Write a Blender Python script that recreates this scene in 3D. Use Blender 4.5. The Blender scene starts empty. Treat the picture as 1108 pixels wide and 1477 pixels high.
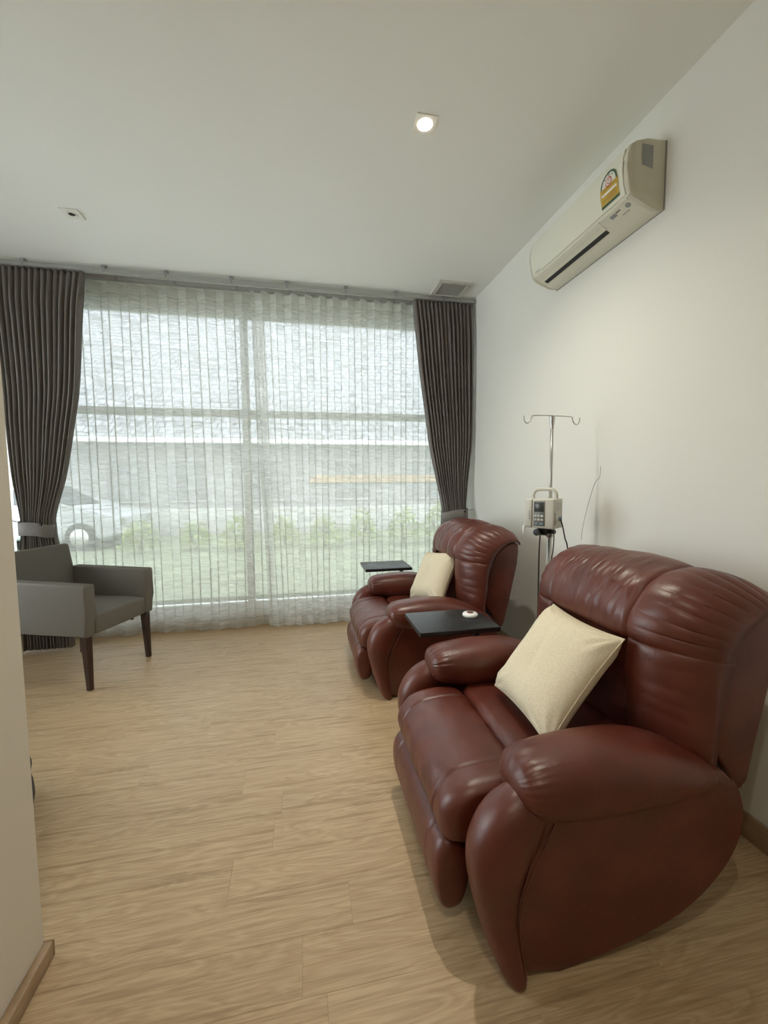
import bpy, bmesh, math, random
from mathutils import Vector, Matrix, noise
random.seed(7)
PI = math.pi
scene = bpy.context.scene
COL = scene.collection

# ------------------------------------------------------------------ camera
cam_d = bpy.data.cameras.new('camera')
cam = bpy.data.objects.new('camera', cam_d)
COL.objects.link(cam)
scene.camera = cam
YAW, PITCH, ROLL, FPX = .195513, -.073393, -.006932, 585.15
fw = Vector((math.sin(YAW)*math.cos(PITCH), math.cos(YAW)*math.cos(PITCH), math.sin(PITCH)))
rt = Vector((math.cos(YAW), -math.sin(YAW), 0))
up = rt.cross(fw)
r2 = rt*math.cos(ROLL) + up*math.sin(ROLL)
u2 = up*math.cos(ROLL) - rt*math.sin(ROLL)
m = Matrix(((r2.x, u2.x, -fw.x, 0), (r2.y, u2.y, -fw.y, 0), (r2.z, u2.z, -fw.z, 1.35), (0, 0, 0, 1)))
cam.matrix_world = m
cam_d.sensor_fit = 'AUTO'
cam_d.sensor_width = 36
cam_d.lens = 36*FPX/1477
cam_d.clip_start = .02
cam_d.clip_end = 200

# ------------------------------------------------------------------ sky
world = bpy.data.worlds.new('overcast_sky')
scene.world = world
world.use_nodes = True
wb = world.node_tree.nodes['Background']
wb.inputs['Color'].default_value = (.92, .97, 1.0, 1)
wb.inputs['Strength'].default_value = 4.7

# ------------------------------------------------------------------ exposure
vs = scene.view_settings
vs.view_transform = 'Standard'
vs.look = 'None'
vs.gamma = 1
vs.use_curve_mapping = False
vs.exposure = 0.26
LAMP_POWER = 95.0
scene.cycles.transparent_max_bounces = 32
scene.cycles.max_bounces = 12
scene.cycles.diffuse_bounces = 12

# room numbers
XR, XL, YB, YF, ZC = 1.62, -2.75, 4.0, -2.2, 3.06
PX, PY = -0.752, 1.231          # partition wall: face and end

# ------------------------------------------------------------------ materials
def mat(name, color=(.8, .8, .8), rough=.5, metal=0.0, spec=.5, **kw):
    mt = bpy.data.materials.new(name)
    mt.use_nodes = True
    b = mt.node_tree.nodes['Principled BSDF']
    b.inputs['Base Color'].default_value = (*color, 1)
    b.inputs['Roughness'].default_value = rough
    b.inputs['Metallic'].default_value = metal
    b.inputs['Specular IOR Level'].default_value = spec
    for k, v in kw.items():
        b.inputs[k.replace('_', ' ')].default_value = v
    return mt

def nodes(mt):
    return mt.node_tree.nodes, mt.node_tree.links, mt.node_tree.nodes['Principled BSDF']

def add_noise(mt, scale=(1, 1, 1), nscale=5, detail=4, c0=None, c1=None, bump=0.0, bdist=.002, coord='Object', rough=None):
    n, l, b = nodes(mt)
    tc = n.new('ShaderNodeTexCoord'); mp = n.new('ShaderNodeMapping')
    mp.inputs['Scale'].default_value = scale
    l.new(tc.outputs[coord], mp.inputs['Vector'])
    nz = n.new('ShaderNodeTexNoise')
    nz.inputs['Scale'].default_value = nscale; nz.inputs['Detail'].default_value = detail
    l.new(mp.outputs[0], nz.inputs['Vector'])
    if c0:
        cr = n.new('ShaderNodeValToRGB')
        cr.color_ramp.elements[0].position = .3; cr.color_ramp.elements[1].position = .7
        cr.color_ramp.elements[0].color = (*c0, 1); cr.color_ramp.elements[1].color = (*c1, 1)
        l.new(nz.outputs['Fac'], cr.inputs[0]); l.new(cr.outputs[0], b.inputs['Base Color'])
    if bump:
        bp = n.new('ShaderNodeBump'); bp.inputs['Strength'].default_value = bump; bp.inputs['Distance'].default_value = bdist
        l.new(nz.outputs['Fac'], bp.inputs['Height']); l.new(bp.outputs[0], b.inputs['Normal'])
    if rough:
        mr = n.new('ShaderNodeMapRange'); mr.inputs['To Min'].default_value = rough[0]; mr.inputs['To Max'].default_value = rough[1]
        l.new(nz.outputs['Fac'], mr.inputs['Value']); l.new(mr.outputs[0], b.inputs['Roughness'])
    return mt

M = {}
M['wall'] = add_noise(mat('wall_paint', (.775, .77, .72), .7, spec=.25), nscale=180, detail=2, bump=.06, bdist=.001)
M['beige'] = add_noise(mat('beige_wall', (.68, .63, .54), .7, spec=.25), nscale=180, detail=2, bump=.06, bdist=.001)  # darker and warmer than the other wall colour
M['ceiling'] = add_noise(mat('ceiling_paint', (.85, .855, .82), .8, spec=.2), nscale=150, detail=2, bump=.05, bdist=.001)
M['white'] = mat('white_aluminium', (.88, .89, .88), .4)
M['plastic'] = mat('cream_plastic', (.70, .69, .58), .38)
M['plastic_side'] = mat('darker_cream_plastic', (.60, .57, .46), .42)  # darker cream for the end caps and trim
M['black'] = mat('black_plastic', (.012, .012, .013), .45)
M['metal'] = mat('brushed_steel', (.55, .54, .52), .32, metal=.9)
M['track'] = mat('anodised_track', (.42, .42, .41), .45, metal=.4)
M['grey_label'] = mat('grey_label', (.30, .31, .31), .5)

# leather: base colour variation, pebble grain and soft creases
def leather():
    mt = mat('red_brown_leather', (.095, .018, .0095), .36, spec=.68)
    n, l, b = nodes(mt)
    tc = n.new('ShaderNodeTexCoord')
    a = n.new('ShaderNodeTexNoise'); a.inputs['Scale'].default_value = 7; a.inputs['Detail'].default_value = 3
    v = n.new('ShaderNodeTexVoronoi'); v.inputs['Scale'].default_value = 420
    c = n.new('ShaderNodeTexNoise'); c.inputs['Scale'].default_value = 26; c.inputs['Detail'].default_value = 5; c.inputs['Distortion'].default_value = .8
    for t in (a, v, c): l.new(tc.outputs['Object'], t.inputs['Vector'])
    cr = n.new('ShaderNodeValToRGB')
    cr.color_ramp.elements[0].color = (.084, .0150, .0074, 1); cr.color_ramp.elements[1].color = (.120, .0240, .0120, 1)
    cr.color_ramp.elements[0].position = .35; cr.color_ramp.elements[1].position = .65
    l.new(a.outputs['Fac'], cr.inputs[0]); l.new(cr.outputs[0], b.inputs['Base Color'])
    b1 = n.new('ShaderNodeBump'); b1.inputs['Strength'].default_value = .10; b1.inputs['Distance'].default_value = .001
    l.new(v.outputs['Distance'], b1.inputs['Height'])
    b2 = n.new('ShaderNodeBump'); b2.inputs['Strength'].default_value = .20; b2.inputs['Distance'].default_value = .006
    l.new(c.outputs['Fac'], b2.inputs['Height']); l.new(b1.outputs[0], b2.inputs['Normal'])
    l.new(b2.outputs[0], b.inputs['Normal'])
    mr = n.new('ShaderNodeMapRange'); mr.inputs['To Min'].default_value = .32; mr.inputs['To Max'].default_value = .45
    l.new(c.outputs['Fac'], mr.inputs['Value']); l.new(mr.outputs[0], b.inputs['Roughness'])
    return mt
M['leather'] = leather()

def fabric(name, c0, c1, s=350, rough=.9, bump=.25):
    mt = mat(name, c0, rough, spec=.15)
    n, l, b = nodes(mt)
    tc = n.new('ShaderNodeTexCoord')
    w = n.new('ShaderNodeTexNoise'); w.inputs['Scale'].default_value = s; w.inputs['Detail'].default_value = 2
    l.new(tc.outputs['Object'], w.inputs['Vector'])
    cr = n.new('ShaderNodeValToRGB')
    cr.color_ramp.elements[0].position = .35; cr.color_ramp.elements[1].position = .65
    cr.color_ramp.elements[0].color = (*c0, 1); cr.color_ramp.elements[1].color = (*c1, 1)
    l.new(w.outputs['Fac'], cr.inputs[0]); l.new(cr.outputs[0], b.inputs['Base Color'])
    bp = n.new('ShaderNodeBump'); bp.inputs['Strength'].default_value = bump; bp.inputs['Distance'].default_value = .001
    l.new(w.outputs['Fac'], bp.inputs['Height']); l.new(bp.outputs[0], b.inputs['Normal'])
    return mt
M['grey_fabric'] = fabric('grey_upholstery', (.155, .144, .127), (.205, .191, .168), 420)
M['dark_fabric'] = fabric('charcoal_upholstery', (.07, .066, .062), (.10, .095, .09), 420)
M['cushion'] = fabric('cream_cotton', (.66, .58, .42), (.78, .70, .53), 260)
M['curtain'] = fabric('taupe_blackout', (.165, .149, .138), (.21, .19, .176), 300, .8)
M['tie'] = fabric('taupe_tieback', (.20, .185, .172), (.25, .235, .22), 300, .8)
M['dark_wood'] = add_noise(mat('dark_stained_wood', (.035, .015, .009), .4), scale=(12, 12, 1.2), nscale=9, c0=(.022, .009, .006), c1=(.055, .024, .014), bump=.1)
M['black_wood'] = add_noise(mat('black_ash', (.012, .012, .014), .32), scale=(2, 40, 2), nscale=7, c0=(.008, .008, .009), c1=(.020, .020, .022), bump=.35, bdist=.001)
M['skirting'] = add_noise(mat('oak_skirting', (.33, .22, .13), .45), scale=(3, 3, 30), nscale=6, c0=(.27, .175, .10), c1=(.40, .275, .165))

# floor plank: oak print, each plank shifts the print by its own random number
def plank_mat():
    mt = mat('oak_vinyl', (.40, .28, .17), .42, spec=.45)
    n, l, b = nodes(mt)
    tc = n.new('ShaderNodeTexCoord'); oi = n.new('ShaderNodeObjectInfo')
    off = n.new('ShaderNodeVectorMath'); off.operation = 'MULTIPLY_ADD'
    off.inputs[1].default_value = (37.0, 19.0, 5.0)
    cmb = n.new('ShaderNodeCombineXYZ')
    for i in range(3): l.new(oi.outputs['Random'], cmb.inputs[i])
    l.new(cmb.outputs[0], off.inputs[0]); l.new(tc.outputs['Object'], off.inputs[2])
    # broad cathedral figure
    mp = n.new('ShaderNodeMapping'); mp.inputs['Scale'].default_value = (1.7, 13.0, 1)
    l.new(off.outputs[0], mp.inputs['Vector'])
    fig = n.new('ShaderNodeTexNoise'); fig.inputs['Scale'].default_value = 1.25; fig.inputs['Detail'].default_value = 3.5; fig.inputs['Distortion'].default_value = .8
    l.new(mp.outputs[0], fig.inputs['Vector'])
    rings = n.new('ShaderNodeMath'); rings.operation = 'MULTIPLY'; rings.inputs[1].default_value = 17
    l.new(fig.outputs['Fac'], rings.inputs[0])
    fr = n.new('ShaderNodeMath'); fr.operation = 'PINGPONG'; fr.inputs[1].default_value = 1
    l.new(rings.outputs[0], fr.inputs[0])
    # fine straight fibre
    mp2 = n.new('ShaderNodeMapping'); mp2.inputs['Scale'].default_value = (3.5, 130, 1)
    l.new(off.outputs[0], mp2.inputs['Vector'])
    fib = n.new('ShaderNodeTexNoise'); fib.inputs['Scale'].default_value = 1.6; fib.inputs['Detail'].default_value = 5
    l.new(mp2.outputs[0], fib.inputs['Vector'])
    # dark streaks
    mp3 = n.new('ShaderNodeMapping'); mp3.inputs['Scale'].default_value = (1.6, 34, 1)
    l.new(off.outputs[0], mp3.inputs['Vector'])
    stk = n.new('ShaderNodeTexNoise'); stk.inputs['Scale'].default_value = 1.5; stk.inputs['Detail'].default_value = 4
    l.new(mp3.outputs[0], stk.inputs['Vector'])
    c1 = n.new('ShaderNodeValToRGB')
    e = c1.color_ramp.elements
    e[0].position = .0; e[0].color = (.475, .335, .195, 1)
    e[1].position = 1.; e[1].color = (.57, .42, .255, 1)
    l.new(fr.outputs[0], c1.inputs[0])
    mx = n.new('ShaderNodeMix'); mx.data_type = 'RGBA'; mx.blend_type = 'MULTIPLY'; mx.inputs[0].default_value = 1
    c2 = n.new('ShaderNodeValToRGB'); e = c2.color_ramp.elements
    e[0].position = .32; e[0].color = (.80, .785, .76, 1); e[1].position = .62; e[1].color = (1, 1, 1, 1)
    l.new(fib.outputs['Fac'], c2.inputs[0])
    l.new(c1.outputs[0], mx.inputs[6]); l.new(c2.outputs[0], mx.inputs[7])
    mx2 = n.new('ShaderNodeMix'); mx2.data_type = 'RGBA'; mx2.blend_type = 'MULTIPLY'; mx2.inputs[0].default_value = 1
    c3 = n.new('ShaderNodeValToRGB'); e = c3.color_ramp.elements
    e[0].position = .30; e[0].color = (.74, .70, .65, 1); e[1].position = .46; e[1].color = (1, 1, 1, 1)
    l.new(stk.outputs['Fac'], c3.inputs[0])
    l.new(mx.outputs[2], mx2.inputs[6]); l.new(c3.outputs[0], mx2.inputs[7])
    mx3 = n.new('ShaderNodeMix'); mx3.data_type = 'RGBA'; mx3.blend_type = 'MULTIPLY'; mx3.inputs[0].default_value = 1
    c4 = n.new('ShaderNodeValToRGB'); e = c4.color_ramp.elements
    e[0].color = (.97, .968, .965, 1); e[1].color = (1.03, 1.028, 1.025, 1)
    l.new(oi.outputs['Random'], c4.inputs[0])
    l.new(mx2.outputs[2], mx3.inputs[6]); l.new(c4.outputs[0], mx3.inputs[7])
    l.new(mx3.outputs[2], b.inputs['Base Color'])
    bp = n.new('ShaderNodeBump'); bp.inputs['Strength'].default_value = .08; bp.inputs['Distance'].default_value = .001
    l.new(fib.outputs['Fac'], bp.inputs['Height']); l.new(bp.outputs[0], b.inputs['Normal'])
    return mt
M['plank'] = plank_mat()

def sheer_mat():
    mt = bpy.data.materials.new('slub_voile'); mt.use_nodes = True
    n, l = mt.node_tree.nodes, mt.node_tree.links
    n.clear()
    out = n.new('ShaderNodeOutputMaterial')
    uv = n.new('ShaderNodeTexCoord')
    mp = n.new('ShaderNodeMapping'); mp.inputs['Scale'].default_value = (6, 34, 1)
    l.new(uv.outputs['UV'], mp.inputs['Vector'])
    nz = n.new('ShaderNodeTexNoise'); nz.inputs['Scale'].default_value = 1; nz.inputs['Detail'].default_value = 2.2; nz.inputs['Distortion'].default_value = 1.6
    l.new(mp.outputs[0], nz.inputs['Vector'])
    mr = n.new('ShaderNodeMapRange'); mr.inputs['From Min'].default_value = .3; mr.inputs['From Max'].default_value = .7
    mr.inputs['To Min'].default_value = SHEER_A; mr.inputs['To Max'].default_value = SHEER_B
    l.new(nz.outputs['Fac'], mr.inputs['Value'])
    # doubled cloth in hem and header (v coordinate is the height in metres)
    sp = n.new('ShaderNodeSeparateXYZ'); l.new(uv.outputs['UV'], sp.inputs[0])
    lo = n.new('ShaderNodeMath'); lo.operation = 'LESS_THAN'; lo.inputs[1].default_value = .085
    hi = n.new('ShaderNodeMath'); hi.operation = 'GREATER_THAN'; hi.inputs[1].default_value = 2.945
    l.new(sp.outputs['Y'], lo.inputs[0]); l.new(sp.outputs['Y'], hi.inputs[0])
    s = n.new('ShaderNodeMath'); s.operation = 'MULTIPLY_ADD'; s.inputs[1].default_value = 2.4; l.new(hi.outputs[0], s.inputs[0]); l.new(lo.outputs[0], s.inputs[2])
    ma = n.new('ShaderNodeMath'); ma.operation = 'MULTIPLY_ADD'; ma.inputs[1].default_value = .14
    ma.use_clamp = True
    l.new(s.outputs[0], ma.inputs[0]); l.new(mr.outputs[0], ma.inputs[2])
    d = n.new('ShaderNodeBsdfDiffuse'); d.inputs['Color'].default_value = (.82, .83, .80, 1)
    t = n.new('ShaderNodeBsdfTranslucent'); t.inputs['Color'].default_value = (.82, .83, .80, 1)
    m1 = n.new('ShaderNodeMixShader'); m1.inputs[0].default_value = .60
    l.new(d.outputs[0], m1.inputs[1]); l.new(t.outputs[0], m1.inputs[2])
    tr = n.new('ShaderNodeBsdfTransparent')
    m2 = n.new('ShaderNodeMixShader')
    l.new(ma.outputs[0], m2.inputs[0]); l.new(tr.outputs[0], m2.inputs[1]); l.new(m1.outputs[0], m2.inputs[2])
    l.new(m2.outputs[0], out.inputs['Surface'])
    return mt
SHEER_A, SHEER_B = .50, .86
M['sheer'] = sheer_mat()

def glass_mat():
    mt = bpy.data.materials.new('window_glass'); mt.use_nodes = True
    n, l = mt.node_tree.nodes, mt.node_tree.links
    n.clear()
    out = n.new('ShaderNodeOutputMaterial')
    g = n.new('ShaderNodeBsdfGlossy'); g.inputs['Roughness'].default_value = .02
    t = n.new('ShaderNodeBsdfTransparent'); t.inputs['Color'].default_value = (.96, .975, .97, 1)
    f = n.new('ShaderNodeFresnel'); f.inputs['IOR'].default_value = 1.45
    mx = n.new('ShaderNodeMixShader')
    l.new(f.outputs[0], mx.inputs[0]); l.new(t.outputs[0], mx.inputs[1]); l.new(g.outputs[0], mx.inputs[2])
    l.new(mx.outputs[0], out.inputs['Surface'])
    return mt
M['glass'] = glass_mat()

def emit(name, c, s):
    mt = bpy.data.materials.new(name); mt.use_nodes = True
    n, l = mt.node_tree.nodes, mt.node_tree.links
    n.clear()
    o = n.new('ShaderNodeOutputMaterial'); e = n.new('ShaderNodeEmission')
    e.inputs['Color'].default_value = (*c, 1); e.inputs['Strength'].default_value = s
    l.new(e.outputs[0], o.inputs['Surface'])
    return mt

# ------------------------------------------------------------------ helpers
def link(name, me, material, parent=None):
    o = bpy.data.objects.new(name, me)
    COL.objects.link(o)
    if material is not None:
        for mm in (material if isinstance(material, (list, tuple)) else [material]):
            me.materials.append(mm)
    if parent is not None: o.parent = parent
    return o

def mesh(name, verts, faces, material, parent=None, smooth=True, recalc=True):
    me = bpy.data.meshes.new(name)
    me.from_pydata([tuple(v) for v in verts], [], faces)
    if recalc:
        bm = bmesh.new(); bm.from_mesh(me)
        bmesh.ops.recalc_face_normals(bm, faces=bm.faces)
        bm.to_mesh(me); bm.free()
    if smooth:
        for p in me.polygons: p.use_smooth = True
    return link(name, me, material, parent)

def from_bm(name, bm, material, parent=None, smooth=False, angle=None):
    me = bpy.data.meshes.new(name)
    bmesh.ops.recalc_face_normals(bm, faces=bm.faces)
    bm.to_mesh(me); bm.free()
    if smooth:
        for p in me.polygons: p.use_smooth = True
        if angle: me.set_sharp_from_angle(angle=angle)
    return link(name, me, material, parent)

def add_box(bm, x0, x1, y0, y1, z0, z1, bev=0.0, seg=2, mtx=None):
    r = bmesh.ops.create_cube(bm, size=1)
    vs_ = r['verts']
    for v in vs_:
        v.co = Vector(((x0+x1)/2 + v.co.x*(x1-x0), (y0+y1)/2 + v.co.y*(y1-y0), (z0+z1)/2 + v.co.z*(z1-z0)))
    if bev:
        es = list({e for v in vs_ for e in v.link_edges})
        rr = bmesh.ops.bevel(bm, geom=es, offset=bev, segments=seg, affect='EDGES', profile=.5)
        vs_ = list({v for f in rr['faces'] for v in f.verts} | {v for v in vs_ if v.is_valid})
    if mtx is not None:
        bmesh.ops.transform(bm, matrix=mtx, verts=vs_)
    return vs_

def box(name, x0, x1, y0, y1, z0, z1, material, parent=None, bev=0.0, seg=2, mtx=None, smooth=None):
    bm = bmesh.new()
    add_box(bm, x0, x1, y0, y1, z0, z1, bev, seg, mtx)
    return from_bm(name, bm, material, parent, smooth=bool(bev) if smooth is None else smooth, angle=math.radians(50) if bev and seg < 3 else None)

def prism(name, outline, y0, y1, material, parent=None, bev=.0, seg=3, axis='y', angle=60):
    bm = bmesh.new()
    def P(a, b, t):
        return {'y': (a, t, b), 'z': (a, b, t), 'x': (t, a, b)}[axis]
    a = [bm.verts.new(P(p[0], p[1], y0)) for p in outline]
    b = [bm.verts.new(P(p[0], p[1], y1)) for p in outline]
    f1 = bm.faces.new(a); f2 = bm.faces.new(b[::-1])
    n = len(a)
    for i in range(n): bm.faces.new((a[i], b[i], b[(i+1) % n], a[(i+1) % n]))
    if bev:
        es = list(set(f1.edges) | set(f2.edges))
        bmesh.ops.bevel(bm, geom=es, offset=bev, segments=seg, affect='EDGES', profile=.5)
    return from_bm(name, bm, material, parent, smooth=True, angle=math.radians(angle))

def catmull(pts, n, closed=False):
    pts = [Vector(p) for p in pts]
    N = len(pts); out = []
    segs = N if closed else N-1
    for k in range(n + (0 if closed else 1)):
        t = k/n*segs
        i = min(int(t), segs-1); f = t - i
        g = (lambda j: pts[j % N]) if closed else (lambda j: pts[max(0, min(N-1, j))])
        p0, p1, p2, p3 = g(i-1), g(i), g(i+1), g(i+2)
        out.append(.5*((2*p1) + (p2-p0)*f + (2*p0-5*p1+4*p2-p3)*f*f + (3*p1-p0-3*p2+p3)*f**3))
    return out

def interp(xs, ys, x):
    if x <= xs[0]: return ys[0]
    for i in range(len(xs)-1):
        if x <= xs[i+1]:
            t = (x-xs[i])/(xs[i+1]-xs[i])
            # smooth (hermite) interpolation
            m0 = (ys[i+1]-ys[i-1])/(xs[i+1]-xs[i-1]) if i > 0 else (ys[i+1]-ys[i])/(xs[i+1]-xs[i])
            m1 = (ys[i+2]-ys[i])/(xs[i+2]-xs[i]) if i+2 < len(xs) else (ys[i+1]-ys[i])/(xs[i+1]-xs[i])
            h = xs[i+1]-xs[i]
            return ((2*t**3-3*t*t+1)*ys[i] + (t**3-2*t*t+t)*h*m0 + (-2*t**3+3*t*t)*ys[i+1] + (t**3-t*t)*h*m1)
    return ys[-1]

def loft(name, rings, material, parent=None, cap=True, closed=True, smooth=True):
    n = len(rings[0]); verts = [v for r in rings for v in r]; faces = []
    for i in range(len(rings)-1):
        for j in range(n if closed else n-1):
            k = (j+1) % n
            faces.append((i*n+j, i*n+k, (i+1)*n+k, (i+1)*n+j))
    if cap and closed:
        faces.append(tuple(range(n))[::-1]); faces.append(tuple((len(rings)-1)*n + j for j in range(n)))
    return mesh(name, verts, faces, material, parent, smooth)

def tube(name, pts, r, material, parent=None, sides=10, n=None, radii=None):
    path = catmull(pts, n) if n else [Vector(p) for p in pts]
    rings = []
    t0 = (path[1]-path[0]).normalized()
    ref = Vector((0, 0, 1)) if abs(t0.z) < .9 else Vector((1, 0, 0))
    nrm = t0.cross(ref).normalized()
    for i, p in enumerate(path):
        a = path[max(0, i-1)]; b = path[min(len(path)-1, i+1)]
        t = (b-a).normalized()
        nrm = (nrm - t*nrm.dot(t)).normalized()
        bn = t.cross(nrm)
        rr = radii[i] if radii else r
        rings.append([p + (nrm*math.cos(q) + bn*math.sin(q))*rr for q in [2*PI*k/sides for k in range(sides)]])
    return loft(name, rings, material, parent)

def lathe(name, prof, material, parent=None, c=(0, 0, 0), sides=24, axis='z'):
    rings = []
    for r, h in prof:
        ring = []
        for k in range(sides):
            q = 2*PI*k/sides
            p = (r*math.cos(q), r*math.sin(q), h)
            if axis == 'x': p = (p[2], p[0], p[1])
            if axis == 'y': p = (p[0], p[2], p[1])
            ring.append(Vector(p) + Vector(c))
        rings.append(ring)
    o = loft(name, rings, material, parent)
    o.data.set_sharp_from_angle(angle=math.radians(50))
    return o

def thing(name, label, cat, loc=(0, 0, 0), rz=0.0, group=None):
    o = bpy.data.objects.new(name, None)
    COL.objects.link(o)
    o.empty_display_size = .1
    o.location = loc; o.rotation_euler = (0, 0, rz)
    o['label'] = label; o['category'] = cat
    if group: o['group'] = group
    return o

def tag(o, label, cat, group=None):
    o['label'] = label; o['category'] = cat
    if group: o['group'] = group
    return o

def struct(o):
    o['kind'] = 'structure'
    return o

def dup(root, loc, rz, label):
    r = root.copy(); COL.objects.link(r); r.location = loc; r.rotation_euler = (0, 0, rz); r['label'] = label
    for ch in list(root.children):
        c = ch.copy(); COL.objects.link(c); c.parent = r
        for g in list(ch.children):
            d = g.copy(); COL.objects.link(d); d.parent = c
    return r

# ------------------------------------------------------------------ room shell
floor = struct(box('floor', XL, XR, YF, YB+.2, -.12, -.006, mat('subfloor', (.26, .185, .115), .8)))
PW, PL = .152, .914
row = 0
y = YF
gap = .0004
def plank_obj(x0, x1, y0, y1):
    bm = bmesh.new()
    L, W, h, b = (x1-x0)/2-gap/2, (y1-y0)/2-gap/2, .006, .0003
    lv = [[bm.verts.new((sx*(L-d), sy*(W-d), z)) for sx, sy in ((-1, -1), (1, -1), (1, 1), (-1, 1))] for d, z in ((0, -h), (0, -b), (b, 0))]
    for i in range(2):
        for j in range(4): bm.faces.new((lv[i][j], lv[i][(j+1) % 4], lv[i+1][(j+1) % 4], lv[i+1][j]))
    bm.faces.new(lv[2])
    o = from_bm('plank', bm, M['plank'], floor)
    o.location = ((x0+x1)/2, (y0+y1)/2, 0)
    return o
while y < YB-.001:
    y1 = min(y+PW, YB)
    xl = XL if y >= PY-PW else PX-.15
    x = xl - random.random()*PL
    while x < XR-.001:
        a, b = max(x, xl), min(x+PL, XR)
        if b-a > .02: plank_obj(a, b, y, y1)
        x += PL
    y = y1

ceiling = struct(box('ceiling', XL, XR, YF, YB, ZC, ZC+.12, M['ceiling']))
wall_right = struct(box('wall_right', XR, XR+.15, YF, YB+.2, -.12, ZC+.12, M['wall']))
SY0, SY1, SZ0, SZ1 = 1.42, 3.70, .35, 2.85      # unseen side window, added to bring more daylight into the room
bm = bmesh.new()
add_box(bm, XL-.15, XL, PY, YB+.2, -.006, SZ0)
add_box(bm, XL-.15, XL, PY, YB+.2, SZ1, ZC+.12)
add_box(bm, XL-.15, XL, PY, SY0, SZ0, SZ1)
add_box(bm, XL-.15, XL, SY1, YB+.2, SZ0, SZ1)
wall_side = struct(from_bm('wall_side', bm, M['wall']))
added_win = struct(box('added_window', XL-.11, XL-.04, SY0, SY1, SZ0, SZ0+.05, M['white'], bev=.004))
box('top_rail', XL-.11, XL-.04, SY0, SY1, SZ1-.05, SZ1, M['white'], added_win, bev=.004)
for a, b in ((SY0, SY0+.05), (SY1-.05, SY1), ((SY0+SY1)/2-.03, (SY0+SY1)/2+.03)):
    box('side_jamb', XL-.11, XL-.04, a, b, SZ0+.05, SZ1-.05, M['white'], added_win, bev=.004)
for a, b in ((SY0+.05, (SY0+SY1)/2-.03), ((SY0+SY1)/2+.03, SY1-.05)):
    box('pane', XL-.078, XL-.072, a, b, SZ0+.05, SZ1-.05, M['glass'], added_win)
wall_front = struct(box('wall_front', PX, XR, YF-.15, YF, -.12, ZC+.12, M['wall']))
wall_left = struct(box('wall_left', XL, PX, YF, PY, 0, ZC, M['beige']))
# window wall: sill strip below, header above, piers
WX0, WX1, WZ0, WZ1 = -2.55, 1.50, .15, 2.93
bm = bmesh.new()
add_box(bm, XL, XR, YB, YB+.2, -.006, WZ0)
add_box(bm, XL, XR, YB, YB+.2, WZ1, ZC+.12)
add_box(bm, XL, WX0, YB, YB+.2, WZ0, WZ1)
add_box(bm, WX1, XR, YB, YB+.2, WZ0, WZ1)
wall_back = struct(from_bm('wall_back', bm, M['wall']))
# skirtings
def skirting(name, pts_box):
    return struct(box(name, *pts_box, M['skirting'], bev=.004, seg=2))
skirting('baseboard_right', (XR-.014, XR, YF, YB, 0, .098))
skirting('baseboard_back', (XL, XR-.014, YB-.014, YB, 0, .085))
skirting('baseboard_left', (PX, PX+.024, YF, PY+.0, 0, .052))
skirting('baseboard_partition', (XL, PX+.024, PY, PY+.008, 0, .052))
skirting('baseboard_side', (XL, XL+.014, PY+.008, YB-.014, 0, .085))
# faint scuff line on the right wall
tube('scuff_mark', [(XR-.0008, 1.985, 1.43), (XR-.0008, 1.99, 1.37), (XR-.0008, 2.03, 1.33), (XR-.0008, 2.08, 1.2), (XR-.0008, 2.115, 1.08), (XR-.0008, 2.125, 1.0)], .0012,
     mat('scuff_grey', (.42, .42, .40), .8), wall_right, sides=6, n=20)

# window frame and panes
win = struct(box('window_1', WX0, WX1, YB+.05, YB+.13, WZ0, WZ0+.045, M['white'], bev=.004))
def wbar(name, *b): return box(name, *b, M['white'], win, bev=.004)
wbar('top_rail', WX0, WX1, YB+.05, YB+.13, WZ1-.05, WZ1)
wbar('side_jamb', WX0, WX0+.05, YB+.05, YB+.13, WZ0+.045, WZ1-.05)
wbar('side_jamb', WX1-.05, WX1, YB+.05, YB+.13, WZ0+.045, WZ1-.05)
TZ = 2.005
xs_m = [-.515]
wbar('mullion', -.55, -.48, YB+.05, YB+.13, WZ0+.045, WZ1-.05)
for a, b in ((WX0+.05, -.55), (-.48, WX1-.05)):
    wbar('transom', a, b, YB+.055, YB+.125, TZ-.032, TZ+.032)
    for z0, z1 in ((WZ0+.045, TZ-.032), (TZ+.032, WZ1-.05)):
        box('pane', a, b, YB+.088, YB+.094, z0, z1, M['glass'], win)

# ------------------------------------------------------------------ recliner
def superring(cx, cy, hx, hy, z, n=28, e=2.6, gather=None):
    out = []
    for k in range(n):
        q = 2*PI*k/n
        c, s = math.cos(q), math.sin(q)
        out.append((cx + hx*math.copysign(abs(c)**(2/e), c), cy + hy*math.copysign(abs(s)**(2/e), s), z))
    return out

def crease(x, w):
    return math.exp(-(x/w)**2)

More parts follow.
